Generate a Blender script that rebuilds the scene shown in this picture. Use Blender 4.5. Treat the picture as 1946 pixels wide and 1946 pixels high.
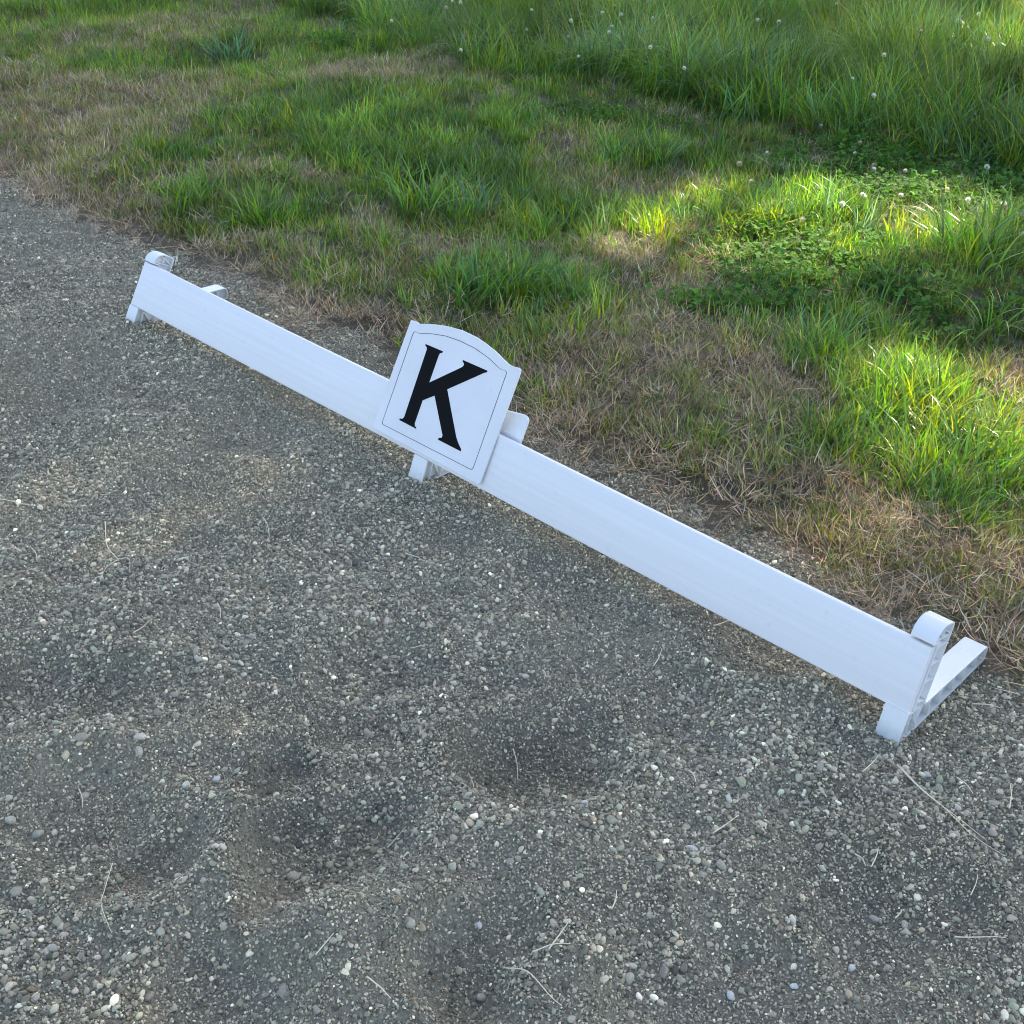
import bpy, bmesh, math, random
import numpy as np
from mathutils import Vector

# ------------------------------------------------------------------ reset
for o in list(bpy.data.objects): bpy.data.objects.remove(o)
scene = bpy.context.scene
COL = scene.collection
R = math.radians

# ------------------------------------------------------------------ camera
CAM = np.array([3.52444, -1.85957, 1.68217])
YAW, PITCH, ROLL, FPX, IMG = -0.749339, 0.563449, 0.026324, 2323.73, 1946.0

def cam_axes():
    f = np.array([math.sin(YAW)*math.cos(PITCH), math.cos(YAW)*math.cos(PITCH), -math.sin(PITCH)])
    rt = np.cross(f, [0, 0, 1]); rt /= np.linalg.norm(rt); up = np.cross(rt, f)
    return math.cos(ROLL)*rt+math.sin(ROLL)*up, -math.sin(ROLL)*rt+math.cos(ROLL)*up, f
AX_R, AX_U, AX_F = cam_axes()
cd = bpy.data.cameras.new('camera'); cam = bpy.data.objects.new('camera', cd); COL.objects.link(cam)
from mathutils import Matrix
cam.matrix_world = Matrix(((AX_R[0], AX_U[0], -AX_F[0], CAM[0]), (AX_R[1], AX_U[1], -AX_F[1], CAM[1]),
                           (AX_R[2], AX_U[2], -AX_F[2], CAM[2]), (0, 0, 0, 1)))
cd.sensor_width = 36; cd.lens = FPX/IMG*36; cd.clip_start = 0.05; cd.clip_end = 1000
scene.camera = cam

# ------------------------------------------------------------------ sky, sun, exposure
SUN_AZ, SUN_EL = R(-8), R(40)          # azimuth from +Y towards +X
SUN = np.array([math.sin(SUN_AZ)*math.cos(SUN_EL), math.cos(SUN_AZ)*math.cos(SUN_EL), math.sin(SUN_EL)])
w = bpy.data.worlds.new('World'); scene.world = w; w.use_nodes = True
nt = w.node_tree; bg = nt.nodes['Background']
sky = nt.nodes.new('ShaderNodeTexSky'); sky.sky_type = 'NISHITA'; sky.sun_disc = False
sky.sun_elevation = SUN_EL; sky.sun_rotation = SUN_AZ
sky.dust_density = 1.2; sky.air_density = 0.85; sky.ozone_density = 0.3
nt.links.new(sky.outputs[0], bg.inputs[0]); bg.inputs[1].default_value = 0.15
sl = bpy.data.lights.new('sun', 'SUN'); sl.energy = 5.0; sl.angle = R(0.6); sl.color = (1, 0.92, 0.76)
so = bpy.data.objects.new('sun', sl); COL.objects.link(so)
so.rotation_euler = Vector((-SUN[0], -SUN[1], -SUN[2])).to_track_quat('-Z', 'Y').to_euler()
so.location = (0, 10, 20)
scene.view_settings.view_transform = 'Standard'; scene.view_settings.look = 'None'
scene.view_settings.gamma = 1; scene.view_settings.exposure = 1.72
scene.render.engine = 'CYCLES'
scene.cycles.filter_width = 1.0; scene.cycles.max_bounces = 5; scene.cycles.diffuse_bounces = 3; scene.cycles.glossy_bounces = 2; scene.cycles.transmission_bounces = 3

# ------------------------------------------------------------------ helpers
rng = np.random.default_rng(7)

def ray(px, py):
    return AX_F+(px-973)/FPX*AX_R-(py-973)/FPX*AX_U
def gnd(px, py, z=0.0):
    d = ray(px, py); t = (z-CAM[2])/d[2]
    return CAM+t*d

def _h(ix, iy, s):
    n = (ix.astype(np.int64)*374761393+iy.astype(np.int64)*668265263+s*974634777) & 0x7fffffff
    n = ((n ^ (n >> 13))*1274126177) & 0x7fffffff
    n = ((n ^ (n >> 16))*2246822519) & 0x7fffffff
    return (n & 0xffffff)/float(0xffffff)
def vnoise(x, y, s=0):
    x = np.asarray(x, float); y = np.asarray(y, float)
    ix = np.floor(x); iy = np.floor(y); fx = x-ix; fy = y-iy
    fx = fx*fx*(3-2*fx); fy = fy*fy*(3-2*fy)
    a = _h(ix, iy, s); b = _h(ix+1, iy, s); c = _h(ix, iy+1, s); d = _h(ix+1, iy+1, s)
    return (a+(b-a)*fx)*(1-fy)+(c+(d-c)*fx)*fy
def fbm(x, y, s=0, o=4):
    v = 0; a = .5; t = 0
    for i in range(o):
        v = v+a*vnoise(x*2**i+i*17.3, y*2**i-i*9.1, s+i); t += a; a *= .5
    return v/t
def sstep(a, b, x):
    t = np.clip((x-a)/(b-a), 0, 1); return t*t*(3-2*t)

def tag(o, label=None, cat=None, group=None, kind=None):
    if label: o['label'] = label
    if cat: o['category'] = cat
    if group: o['group'] = group
    if kind: o['kind'] = kind
    return o
def mesh_obj(name, verts, faces, mat=None, parent=None, smooth=False):
    me = bpy.data.meshes.new(name)
    me.from_pydata([tuple(map(float, v)) for v in verts], [], [tuple(f) for f in faces]); me.update()
    if smooth: me.polygons.foreach_set('use_smooth', [True]*len(me.polygons))
    if mat: me.materials.append(mat)
    o = bpy.data.objects.new(name, me); COL.objects.link(o)
    if parent: o.parent = parent
    return o
def empty(name, loc=(0, 0, 0), rz=0):
    o = bpy.data.objects.new(name, None); o.empty_display_size = .05; COL.objects.link(o)
    o.location = loc; o.rotation_euler = (0, 0, rz); return o

# ------------------------------------------------------------------ materials
def newmat(name):
    m = bpy.data.materials.new(name); m.use_nodes = True
    n = m.node_tree.nodes; p = n['Principled BSDF']
    return m, n, m.node_tree.links, p
def noise(n, l, vec, scale, detail=4, rough=.55):
    t = n.new('ShaderNodeTexNoise'); t.inputs['Scale'].default_value = scale
    t.inputs['Detail'].default_value = detail; t.inputs['Roughness'].default_value = rough
    if vec is not None: l.new(vec, t.inputs['Vector'])
    return t
def ramp(n, l, fac, stops):
    r = n.new('ShaderNodeValToRGB'); e = r.color_ramp.elements
    while len(e) < len(stops): e.new(.5)
    for i, (p, c) in enumerate(stops): e[i].position = p; e[i].color = (*c, 1)
    l.new(fac, r.inputs[0]); return r
def mixc(n, l, fac, a, b, mode='MIX'):
    m = n.new('ShaderNodeMix'); m.data_type = 'RGBA'; m.blend_type = mode
    for s, v in ((0, fac), (6, a), (7, b)):
        if hasattr(v, 'is_linked'): l.new(v, m.inputs[s])
        elif isinstance(v, tuple): m.inputs[s].default_value = (*v, 1)
        else: m.inputs[s].default_value = v
    return m.outputs[2]

def plastic(name, base, streak, rough=.42):
    m, n, l, p = newmat(name)
    tc = n.new('ShaderNodeTexCoord'); mp = n.new('ShaderNodeMapping'); l.new(tc.outputs['Object'], mp.inputs[0])
    mp.inputs['Scale'].default_value = (1.2, 14, 60) if streak else (6, 6, 6)
    t = noise(n, l, mp.outputs[0], 1.5, 3)
    c = ramp(n, l, t.outputs[0], [(.3, tuple(b*.93 for b in base)), (.7, base)])
    g = noise(n, l, tc.outputs['Object'], 45, 6, .7)                       # fine grime
    gr = ramp(n, l, g.outputs[0], [(.0, (1, 1, 1)), (.60, (1, 1, 1)), (.80, (.86, .83, .77))])
    c2 = mixc(n, l, 1.0, c.outputs[0], gr.outputs[0], 'MULTIPLY')
    v = n.new('ShaderNodeTexVoronoi'); v.inputs['Scale'].default_value = 16; l.new(tc.outputs['Object'], v.inputs['Vector'])
    sp = ramp(n, l, v.outputs['Distance'], [(.0, (.25, .22, .18)), (.035, (.3, .27, .22)), (.05, (1, 1, 1))])
    wn = n.new('ShaderNodeTexVoronoi'); wn.inputs['Scale'].default_value = 16; l.new(tc.outputs['Object'], wn.inputs['Vector'])
    sel = ramp(n, l, wn.outputs['Color'], [(.0, (1, 1, 1)), (.16, (1, 1, 1)), (.17, (0, 0, 0))])
    c3 = mixc(n, l, sel.outputs[0], c2, mixc(n, l, 1.0, c2, sp.outputs[0], 'MULTIPLY'))
    # soil splashed on to the lowest centimetres
    ge = n.new('ShaderNodeNewGeometry'); sx = n.new('ShaderNodeSeparateXYZ'); l.new(ge.outputs['Position'], sx.inputs[0])
    ns = noise(n, l, tc.outputs['Object'], 60, 5, .7)
    ma = n.new('ShaderNodeMath'); ma.operation = 'MULTIPLY_ADD'; ma.inputs[1].default_value = .05; l.new(ns.outputs[0], ma.inputs[0]); l.new(sx.outputs[2], ma.inputs[2])
    dr = ramp(n, l, ma.outputs[0], [(.030, (.38, .34, .27)), (.072, (1, 1, 1))])
    l.new(mixc(n, l, .4, c3, mixc(n, l, 1.0, c3, dr.outputs[0], 'MULTIPLY')), p.inputs['Base Color'])
    p.inputs['Roughness'].default_value = rough
    p.inputs['Specular IOR Level'].default_value = .4
    p.inputs['Subsurface Weight'].default_value = .0
    b = n.new('ShaderNodeBump'); b.inputs['Strength'].default_value = .12; b.inputs['Distance'].default_value = .002
    l.new(t.outputs[0], b.inputs['Height']); l.new(b.outputs[0], p.inputs['Normal'])
    return m
M_RAIL = plastic('white_vinyl_rail', (.84, .79, .76), True, .42)
M_STAND = plastic('white_moulded_plastic', (.81, .79, .76), False, .38)
M_SIGN = plastic('white_sign_board', (.82, .78, .77), False, .5)
M_INK, n_, l_, p_ = newmat('black_vinyl_letter')
p_.inputs['Base Color'].default_value = (.007, .007, .008, 1); p_.inputs['Roughness'].default_value = .7; p_.inputs['Specular IOR Level'].default_value = .08

def mat_leaf(name, transl, rough=.45, spec=.35):
    """tint of the instance x colour of the blade"""
    m, n, l, p = newmat(name)
    a = n.new('ShaderNodeAttribute'); a.attribute_type = 'INSTANCER'; a.attribute_name = 'tint'
    b = n.new('ShaderNodeAttribute'); b.attribute_type = 'GEOMETRY'; b.attribute_name = 'bc'
    c = mixc(n, l, 1.0, a.outputs['Color'], b.outputs['Color'], 'MULTIPLY')
    l.new(c, p.inputs['Base Color']); p.inputs['Roughness'].default_value = rough
    p.inputs['Specular IOR Level'].default_value = spec
    t = n.new('ShaderNodeBsdfTranslucent'); hs = n.new('ShaderNodeHueSaturation')
    hs.inputs['Saturation'].default_value = 1.15; hs.inputs['Value'].default_value = 1.5
    l.new(c, hs.inputs['Color']); l.new(hs.outputs[0], t.inputs['Color'])
    mx = n.new('ShaderNodeMixShader'); mx.inputs[0].default_value = transl
    l.new(p.outputs[0], mx.inputs[1]); l.new(t.outputs[0], mx.inputs[2])
    l.new(mx.outputs[0], n['Material Output'].inputs[0])
    return m
M_BLADE = mat_leaf('grass_blade', .42, .33, .55)
M_STRAW = mat_leaf('dry_straw', .15, .7, .2)
M_CLOVER = mat_leaf('clover_leaf', .35, .75, .12)
M_FLOWER = mat_leaf('clover_petals', .25, .7, .2)

m, n, l, p = newmat('pebble_stone'); M_PEB = m
a = n.new('ShaderNodeAttribute'); a.attribute_type = 'INSTANCER'; a.attribute_name = 'tint'
tc = n.new('ShaderNodeTexCoord'); t = noise(n, l, tc.outputs['Object'], 2.5, 5, .65)
r = ramp(n, l, t.outputs[0], [(.3, (.72, .72, .72)), (.7, (1.15, 1.15, 1.15))])
l.new(mixc(n, l, 1.0, a.outputs['Color'], r.outputs[0], 'MULTIPLY'), p.inputs['Base Color'])
p.inputs['Roughness'].default_value = .75; p.inputs['Specular IOR Level'].default_value = .3

m, n, l, p = newmat('gravel_fines'); M_GRAVEL = m
tc = n.new('ShaderNodeTexCoord')
t1 = noise(n, l, tc.outputs['Object'], 1.6, 4); t2 = noise(n, l, tc.outputs['Object'], 160, 4, .7)
r1 = ramp(n, l, t1.outputs[0], [(.35, (.150, .132, .094)), (.65, (.25, .22, .155))])
r2 = ramp(n, l, t2.outputs[0], [(.3, (.55, .55, .55)), (.7, (1.5, 1.5, 1.5))])
l.new(mixc(n, l, 1.0, r1.outputs[0], r2.outputs[0], 'MULTIPLY'), p.inputs['Base Color'])
p.inputs['Roughness'].default_value = .95; p.inputs['Specular IOR Level'].default_value = .15
t3 = noise(n, l, tc.outputs['Object'], 260, 3, .6)
b = n.new('ShaderNodeBump'); b.inputs['Strength'].default_value = .9; b.inputs['Distance'].default_value = .004
l.new(t3.outputs[0], b.inputs['Height']); l.new(b.outputs[0], p.inputs['Normal'])

m, n, l, p = newmat('verge_soil'); M_SOIL = m
tc = n.new('ShaderNodeTexCoord')
t1 = noise(n, l, tc.outputs['Object'], 2.2, 4); t2 = noise(n, l, tc.outputs['Object'], 70, 5, .7)
r1 = ramp(n, l, t1.outputs[0], [(.35, (.085, .07, .042)), (.65, (.16, .125, .08))])
r2 = ramp(n, l, t2.outputs[0], [(.3, (.5, .5, .5)), (.7, (1.5, 1.45, 1.3))])
l.new(mixc(n, l, 1.0, r1.outputs[0], r2.outputs[0], 'MULTIPLY'), p.inputs['Base Color'])
p.inputs['Roughness'].default_value = .95
b = n.new('ShaderNodeBump'); b.inputs['Strength'].default_value = .8; b.inputs['Distance'].default_value = .01
l.new(t2.outputs[0], b.inputs['Height']); l.new(b.outputs[0], p.inputs['Normal'])

# ------------------------------------------------------------------ terrain
EDGE_X = np.array([-60, -6, -1.82, -1.28, -.74, -.23, .21, .63, .98, 1.4, 1.82, 2.12, 2.5, 2.76, 2.98, 6, 60])
EDGE_Y = np.array([.5, .5, .46, .45, .54, .58, .53, .52, .45, .46, .40, .37, .37, .36, .31, .25, .25])
TALL_X = np.array([-60, -6, -4.44, -2.77, -2.2, -1.26, -.82, -.02, .46, .91, 1.37, 4, 60])
TALL_Y = np.array([4.3, 4.2, 4.0, 3.5, 3.6, 3.38, 3.5, 3.6, 3.82, 3.82, 3.95, 4.2, 4.3])
L, A, H, W, FL = 2.8557, .0773, .150, .0511, .3873
XM = 1.4083
LEAN_R, LEAN_L = .27884, .27884+.24522
def lean(x): return LEAN_R+(LEAN_L-LEAN_R)*(1-x/L)

DIPS = [  # photo pixel, radius, depth: hoof prints and scrapes
    (70, 1330, .17, .035), (255, 1340, .10, .018), (620, 1640, .13, .032), (1030, 1470, .14, .030), (1440, 1255, .12, .028),
    (300, 1640, .10, .020), (530, 1480, .08, .020), (520, 800, .20, .016), (160, 720, .25, .014), (1560, 1560, .12, .016),
    (1650, 1720, .13, .016), (330, 760, .15, .018), (1050, 1120, .14, .014), (700, 1250, .12, .016), (1250, 1380, .13, .014),
    (880, 1850, .10, .020), (1300, 1850, .13, .014), (450, 1900, .12, .020), (120, 1560, .10, .015)]
BUMPS = [(430, 1440, .10, .022), (600, 1200, .14, .022), (120, 1440, .12, .024), (700, 1760, .14, .02), (1150, 1720, .14, .016),
         (840, 1430, .10, .016), (1550, 1310, .10, .012), (1000, 1600, .12, .014), (250, 860, .2, .014), (380, 1560, .08, .014)]
DIPW = [(gnd(x, y), r_, d_) for x, y, r_, d_ in DIPS]
BUMPW = [(gnd(x, y), r_, d_) for x, y, r_, d_ in BUMPS]
STANDS = [(0.0, LEAN_L), (XM, lean(XM)), (L-W, lean(L-W))]

def hz(x, y):
    x = np.asarray(x, float); y = np.asarray(y, float)
    g = 1-sstep(.2, .9, y)
    h = g*((fbm(x*2.2, y*2.2, 3, 3)-.5)*.06+(fbm(x*7, y*7, 11, 3)-.5)*.046+(fbm(x*19, y*19, 13, 2)-.5)*.014)
    h = h+(1-g)*((fbm(x*1.1, y*1.1, 23, 3)-.5)*.14+(fbm(x*5, y*5, 31, 2)-.5)*.03)
    xw = x+(fbm(x*6, y*6, 17, 2)-.5)*.16; yw = y+(fbm(x*6+5, y*6, 19, 2)-.5)*.16
    for c, r_, d_ in DIPW:
        q = ((xw-c[0])**2+(yw-c[1])**2)/r_**2
        h = h-1.4*d_*np.exp(-q**1.6)+d_*.9*np.exp(-(np.sqrt(q)-1.35)**2*5)
    for c, r_, d_ in BUMPW:
        h = h+1.8*d_*np.exp(-((x-c[0])**2+(y-c[1])**2)/r_**2)
    # level ground under the three stands and a low heap of grit at two of their toes
    for i, (sx, _) in enumerate(STANDS):
        dx = np.maximum(np.abs(x-sx-W/2)-.05, 0); dy = np.maximum(np.abs(y-.19)-.22, 0)
        f = np.exp(-(dx*dx+dy*dy)/.012)
        h = h*(1-f)
    for sx, hh in ((.0, .024), (XM, .014), (L-W, .010)):
        h = h+hh*np.exp(-(((x-sx-.03)/.10)**2+((y+.01)/.07)**2))
    far = sstep(12, 40, np.hypot(x, y))
    return h*(1-far)
def edge_y(x, y=None):
    e = np.interp(x, EDGE_X, EDGE_Y)
    return e+(fbm(np.asarray(x)*3.1, np.asarray(x)*0+2.2, 5, 3)-.5)*.16

def axis(fine0, fine1, step, far0, far1):
    a = list(np.arange(fine0, fine1+1e-6, step)); s = step; v = a[-1]
    while v < far1: s *= 1.35; v += s; a.append(min(v, far1))
    s = step; v = a[0]; pre = []
    while v > far0: s *= 1.35; v -= s; pre.append(max(v, far0))
    return np.array(pre[::-1]+a)
def sheet(name, xs, ys, zf, mat):
    X, Y = np.meshgrid(xs, ys); Z = zf(X, Y)
    v = np.stack([X.ravel(), Y.ravel(), Z.ravel()], 1); nx, ny = len(xs), len(ys)
    i = np.arange((ny-1)*(nx-1)); rr = i//(nx-1); cc = i % (nx-1); q = rr*nx+cc
    f = np.stack([q, q+1, q+nx+1, q+nx], 1)
    me = bpy.data.meshes.new(name); me.vertices.add(len(v)); me.vertices.foreach_set('co', v.ravel())
    me.loops.add(f.size); me.loops.foreach_set('vertex_index', f.ravel().astype(np.int32))
    me.polygons.add(len(f)); me.polygons.foreach_set('loop_start', np.arange(len(f), dtype=np.int32)*4)
    me.polygons.foreach_set('use_smooth', np.ones(len(f), bool)); me.update(calc_edges=True); me.validate()
    me.materials.append(mat); o = bpy.data.objects.new(name, me); COL.objects.link(o); return o

gravel = sheet('gravel_ground', axis(-3.6, 5.0, .016, -150, 150), axis(-2.3, .95, .016, -150, .96), lambda x, y: hz(x, y), M_GRAVEL)
tag(gravel, 'grey gravel and grit yard scuffed with shallow hoof prints', 'gravel', kind='structure')
def soil_z(x, y):
    e = np.interp(x, EDGE_X, EDGE_Y)+(fbm(x*3.1, x*0+2.2, 5, 3)-.5)*.16
    d = y-e
    return hz(x, y)+.022*sstep(-.02, .22, d)-.02*(1-sstep(-.25, .02, d))-.06*(1-sstep(-.9, -.3, d))+(fbm(x*22, y*22, 71, 2)-.5)*.022
soil = sheet('grass_verge_ground', axis(-8, 4.5, .05, -300, 300), axis(-.6, 10, .05, -300, 300), soil_z, M_SOIL)
tag(soil, 'brown earth and thatch under the mown grass verge and meadow', 'ground', kind='structure')
def topz(x, y):
    return np.maximum(hz(x, y), soil_z(np.asarray(x, float), np.asarray(y, float)))

# ------------------------------------------------------------------ stands, rail and letter sign
def loft(name, rings, mat, parent=None, close=True, smooth=False):
    v = [p for r_ in rings for p in r_]; k = len(rings[0]); f = []
    for i in range(len(rings)-1):
        for j in range(k):
            f.append((i*k+j, i*k+(j+1) % k, (i+1)*k+(j+1) % k, (i+1)*k+j))
    f.append(tuple(range(k))[::-1]); f.append(tuple((len(rings)-1)*k+j for j in range(k)))
    o = mesh_obj(name, v, f, mat, parent, smooth)
    bm = bmesh.new(); bm.from_mesh(o.data); bmesh.ops.recalc_face_normals(bm, faces=bm.faces); bm.to_mesh(o.data); bm.free()
    return o
def bevel(o, wd=.0012, seg=2, ang=35):
    m_ = o.modifiers.new('bevel', 'BEVEL'); m_.width = wd; m_.segments = seg; m_.limit_method = 'ANGLE'; m_.angle_limit = R(ang)
    m_.harden_normals = False
    o.data.polygons.foreach_set('use_smooth', [True]*len(o.data.polygons))
    try: o.data.set_sharp_from_angle(angle=R(40))
    except Exception: pass
    return o

def make_stand(x0, lam, dz, label):
    root = empty('rail_stand', (x0, 0, dz)); tag(root, label, 'rail stand', 'moulded stands holding the white rail')
    c, s_ = math.cos(lam), math.sin(lam); D = .072; T = .0036
    P = lambda o, s: (s*s_+o*c, s*c-o*s_)
    S0 = .269
    post = [P(0, .0), P(0, A-.002), P(.0215, A-.002), P(.0215, A+H+.002), P(-.001, A+H+.002), P(-.001, S0-.036)]
    for k in range(1, 9):
        t_ = k/8*math.pi/2; post.append(P(-.001+.036-.036*math.cos(t_), S0-.036+.036*math.sin(t_)))
    for k in range(0, 5):
        t_ = k/4*math.pi/2; post.append(P(D-.014+.014*math.sin(t_), S0-.014+.014*math.cos(t_)))
    # rear of the post down to the crook, where the top of the foot begins
    sv = (.055+D*s_)/c; yv, zv = P(D, sv)
    post.append(P(D, sv+.012)); 
    ye = FL
    foot = [P(D, sv+.012), (yv+.003, zv+.004), (yv+.012, zv-.0005), (ye-.016, .0425), (ye-.006, .0395), (ye-.001, .031), (ye, .02), (ye-.002, .0), (0, 0), P(0, .004)]
    def strip(name, pl):
        pl = [np.array(p_) for p_ in pl]; inn = []
        for i, p_ in enumerate(pl):
            t1 = pl[i]-pl[i-1] if i else pl[1]-pl[0]; t2 = pl[i+1]-pl[i] if i < len(pl)-1 else t1
            t1 = t1/(np.linalg.norm(t1)+1e-12); t2 = t2/(np.linalg.norm(t2)+1e-12)
            n1 = np.array([t1[1], -t1[0]]); n2 = np.array([t2[1], -t2[0]]); nn = n1+n2; nn /= np.linalg.norm(nn)+1e-12
            inn.append(p_+nn*T/max(.5, float(nn @ n1)))
        v = []; f = []; k = len(pl)
        for i in range(k):
            v += [(0, *pl[i]), (W, *pl[i]), (W, *inn[i]), (0, *inn[i])]
        for i in range(k-1):
            for j in range(4): f.append((i*4+j, i*4+(j+1) % 4, i*4+4+(j+1) % 4, i*4+4+j))
        f += [(0, 1, 2, 3), tuple(4*(k-1)+j for j in (3, 2, 1, 0))]
        o = mesh_obj(name, v, f, M_STAND, root)
        bm = bmesh.new(); bm.from_mesh(o.data); bmesh.ops.recalc_face_normals(bm, faces=bm.faces); bm.to_mesh(o.data); bm.free()
        return bevel(o, .0009)
    strip('post', post); strip('foot', foot)
    # central web
    loop = [np.array(p_) for p_ in post[:-1]+foot[:-2]]; li = []
    for i in range(len(loop)):
        t1 = loop[i]-loop[i-1]; t2 = loop[(i+1) % len(loop)]-loop[i]; t1 /= np.linalg.norm(t1)+1e-9; t2 /= np.linalg.norm(t2)+1e-9
        nn = np.array([t1[1]+t2[1], -t1[0]-t2[0]]); nn /= np.linalg.norm(nn)+1e-9
        li.append(loop[i]+nn*.0018/max(.5, float(nn @ np.array([t1[1], -t1[0]]))))
    loop = li
    bm = bmesh.new(); vs = [bm.verts.new((W*.66, *p_)) for p_ in loop]; fc = bm.faces.new(vs)
    ex = bmesh.ops.extrude_face_region(bm, geom=[fc])
    for e in ex['geom']:
        if isinstance(e, bmesh.types.BMVert): e.co.x += .003
    bmesh.ops.recalc_face_normals(bm, faces=bm.faces); bmesh.ops.triangulate(bm, faces=bm.faces)
    ctr = np.mean(np.array(loop), 0)
    me = bpy.data.meshes.new('web'); bm.to_mesh(me); bm.free(); me.materials.append(M_STAND)
    wo = bpy.data.objects.new('web', me); COL.objects.link(wo); wo.parent = root
    # stiffening ribs
    def rib(a_, b_, th=.0028, inset=.002):
        a_ = np.array(a_); b_ = np.array(b_); d = b_-a_; d /= np.linalg.norm(d); nn = np.array([-d[1], d[0]])*th/2
        q = [a_-nn, a_+nn, b_+nn, b_-nn]
        v = [(inset, *p_) for p_ in q]+[(W-inset, *p_) for p_ in q]
        f = [(0, 1, 2, 3), (7, 6, 5, 4), (0, 4, 5, 1), (1, 5, 6, 2), (2, 6, 7, 3), (3, 7, 4, 0)]
        mesh_obj('rib', v, f, M_STAND, root)
    for s in (.135, .176, .217): rib(P(.0235, s), P(D-.002, s+.004))
    rib(P(.0015, A+H+.008), P(D-.002, A+H+.012)); rib(P(.022, S0-.006), P(D-.003, A+H+.014))
    rib(P(.040, S0-.002), P(.036, A+H+.012))
    rib(P(.0015, A-.006), P(D*.8, A-.001)); rib(P(.024, A-.004), P(.03, .022))
    rib(P(.0235, A+.016), P(D-.002, sv+.010)); rib((yv, zv+.001), (yv-.028, .003))
    for k in range(5):
        yy = yv+.035+k*(ye-yv-.05)/4.6; zt = zv-.0025-(yy-yv)*.034
        rib((yy, zt-.001), (yy-.004 if k % 2 else yy+.004, .003))
    rib((.055, .045*0+.05), (.075, .003)); 
    return root
make_stand(0.0, LEAN_L, .002, 'white plastic L-shaped stand holding the rail end away from the verge, toe sunk in grit')
make_stand(XM, lean(XM), .004, 'white plastic L-shaped stand under the letter sign, mostly hidden by the rail')
make_stand(L-W, lean(L-W), .005, 'white plastic L-shaped stand with ribbed side showing, at the rail end by dry grass')

LEAN_S = lean(XM+.02)
def PS(x, o, s):                       # the sign's own flat plane
    return (x, s*math.sin(LEAN_S)+o*math.cos(LEAN_S), s*math.cos(LEAN_S)-o*math.sin(LEAN_S))
def PO(x, o, s):                       # rail coordinates: along, into, up the lean
    la = lean(x); return (x, s*math.sin(la)+o*math.cos(la), s*math.cos(la)-o*math.sin(la))
rings = []
TH = .018
sec = []
for cx, cy, a0 in ((TH-.0035, A+H-.0035, 0), (.0035, A+H-.0035, 90), (.0035, A+.0035, 180), (TH-.0035, A+.0035, 270)):
    for k in range(4):
        t_ = R(a0+k*30); sec.append((cx+.0035*math.cos(t_), cy+.0035*math.sin(t_)))
NR = 60
for i in range(NR+1):
    x = .0005+(L-.004)*i/NR; sag = -.0035*math.sin(math.pi*((x/ (L/2)) % 1.0))
    rings.append([PO(x, o_+.0012, s+sag*.6) for o_, s in sec])
# the rail itself with its parts: a fine ridge moulded along the lower front edge
railo = loft('arena_rail', rings, M_RAIL, None)
railo.data.polygons.foreach_set('use_smooth', [True]*len(railo.data.polygons))
try: railo.data.set_sharp_from_angle(angle=R(50))
except Exception: pass
tag(railo, 'long white vinyl arena rail leaning back across the gravel', 'rail')

# sign: outline traced from the photo on to the plane of the rail's front
def onplane(px, py, off):
    d = ray(px, py); t_ = 2.0
    for _ in range(40):                 # Newton on the (slightly twisted) leaning plane
        def g(tt):
            P_ = CAM+tt*d; la = LEAN_S; return P_[1]*math.cos(la)-P_[2]*math.sin(la)-off
        e = 1e-4; v0 = g(t_); t_ -= v0/((g(t_+e)-v0)/e)
    P_ = CAM+t_*d; la = LEAN_S
    return P_[0], P_[1]*math.sin(la)+P_[2]*math.cos(la)
Z2 = lambda x, y: (680+x/5.36667, 580+y/5.36667)
SOFF = -.012
def trace(pts_, off=SOFF): return [onplane(*Z2(*p_), off) for p_ in pts_]
OUT = [(540, 150), (580, 163), (625, 190), (700, 189), (780, 194), (900, 211), (1050, 252), (1200, 322), (1300, 390), (1400, 470), (1470, 540), (1530, 600),
       (1572, 622), (1635, 638), (1655, 655), (1652, 690), (1250, 1800), (1240, 1822), (1222, 1828), (165, 1258), (148, 1245), (150, 1228)]
def plate(name, poly, o0, o1, mat, parent, bev=0):
    n_ = len(poly); v = [PS(x, o0, s) for x, s in poly]+[PS(x, o1, s) for x, s in poly]
    f = [tuple(range(n_)), tuple(range(2*n_-1, n_-1, -1))]+[(i, n_+i, n_+(i+1) % n_, (i+1) % n_) for i in range(n_)]
    o = mesh_obj(name, v, f, mat, parent)
    bm = bmesh.new(); bm.from_mesh(o.data); bmesh.ops.recalc_face_normals(bm, faces=bm.faces); bm.to_mesh(o.data); bm.free()
    if bev: bevel(o, bev, 2, 50)
    return o
sg = empty('letter_sign', PS(XM, 0, A)); tag(sg, 'white arched arena sign with black letter K mounted on the rail', 'letter sign')
def unparent_shift(o):
    o.location = -sg.location; return o
SIGN = trace(OUT)
unparent_shift(plate('sign_board', SIGN, SOFF, -.0055, M_SIGN, sg, .0014))
KP = [(692, 396), (868, 470), (862, 486), (838, 490), (826, 512), (728, 790), (1068, 630), (1083, 612), (1083, 592), (1070, 575), (1076, 560), (1322, 668), (1318, 684), (1290, 690),
      (912, 858), (1004, 1345), (1022, 1400), (1054, 1470), (1050, 1490), (820, 1372), (826, 1352), (856, 1352), (866, 1330), (784, 922), (662, 970), (580, 1206), (582, 1234), (597, 1245),
      (594, 1260), (424, 1170), (430, 1155), (458, 1158), (475, 1138), (705, 452), (705, 430), (690, 412)]
ko = plate('letter', trace(KP), SOFF-.0008, SOFF-.0001, M_INK, sg); unparent_shift(ko)
bm = bmesh.new(); bm.from_mesh(ko.data); bmesh.ops.triangulate(bm, faces=bm.faces); bm.to_mesh(ko.data); bm.free()
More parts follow.
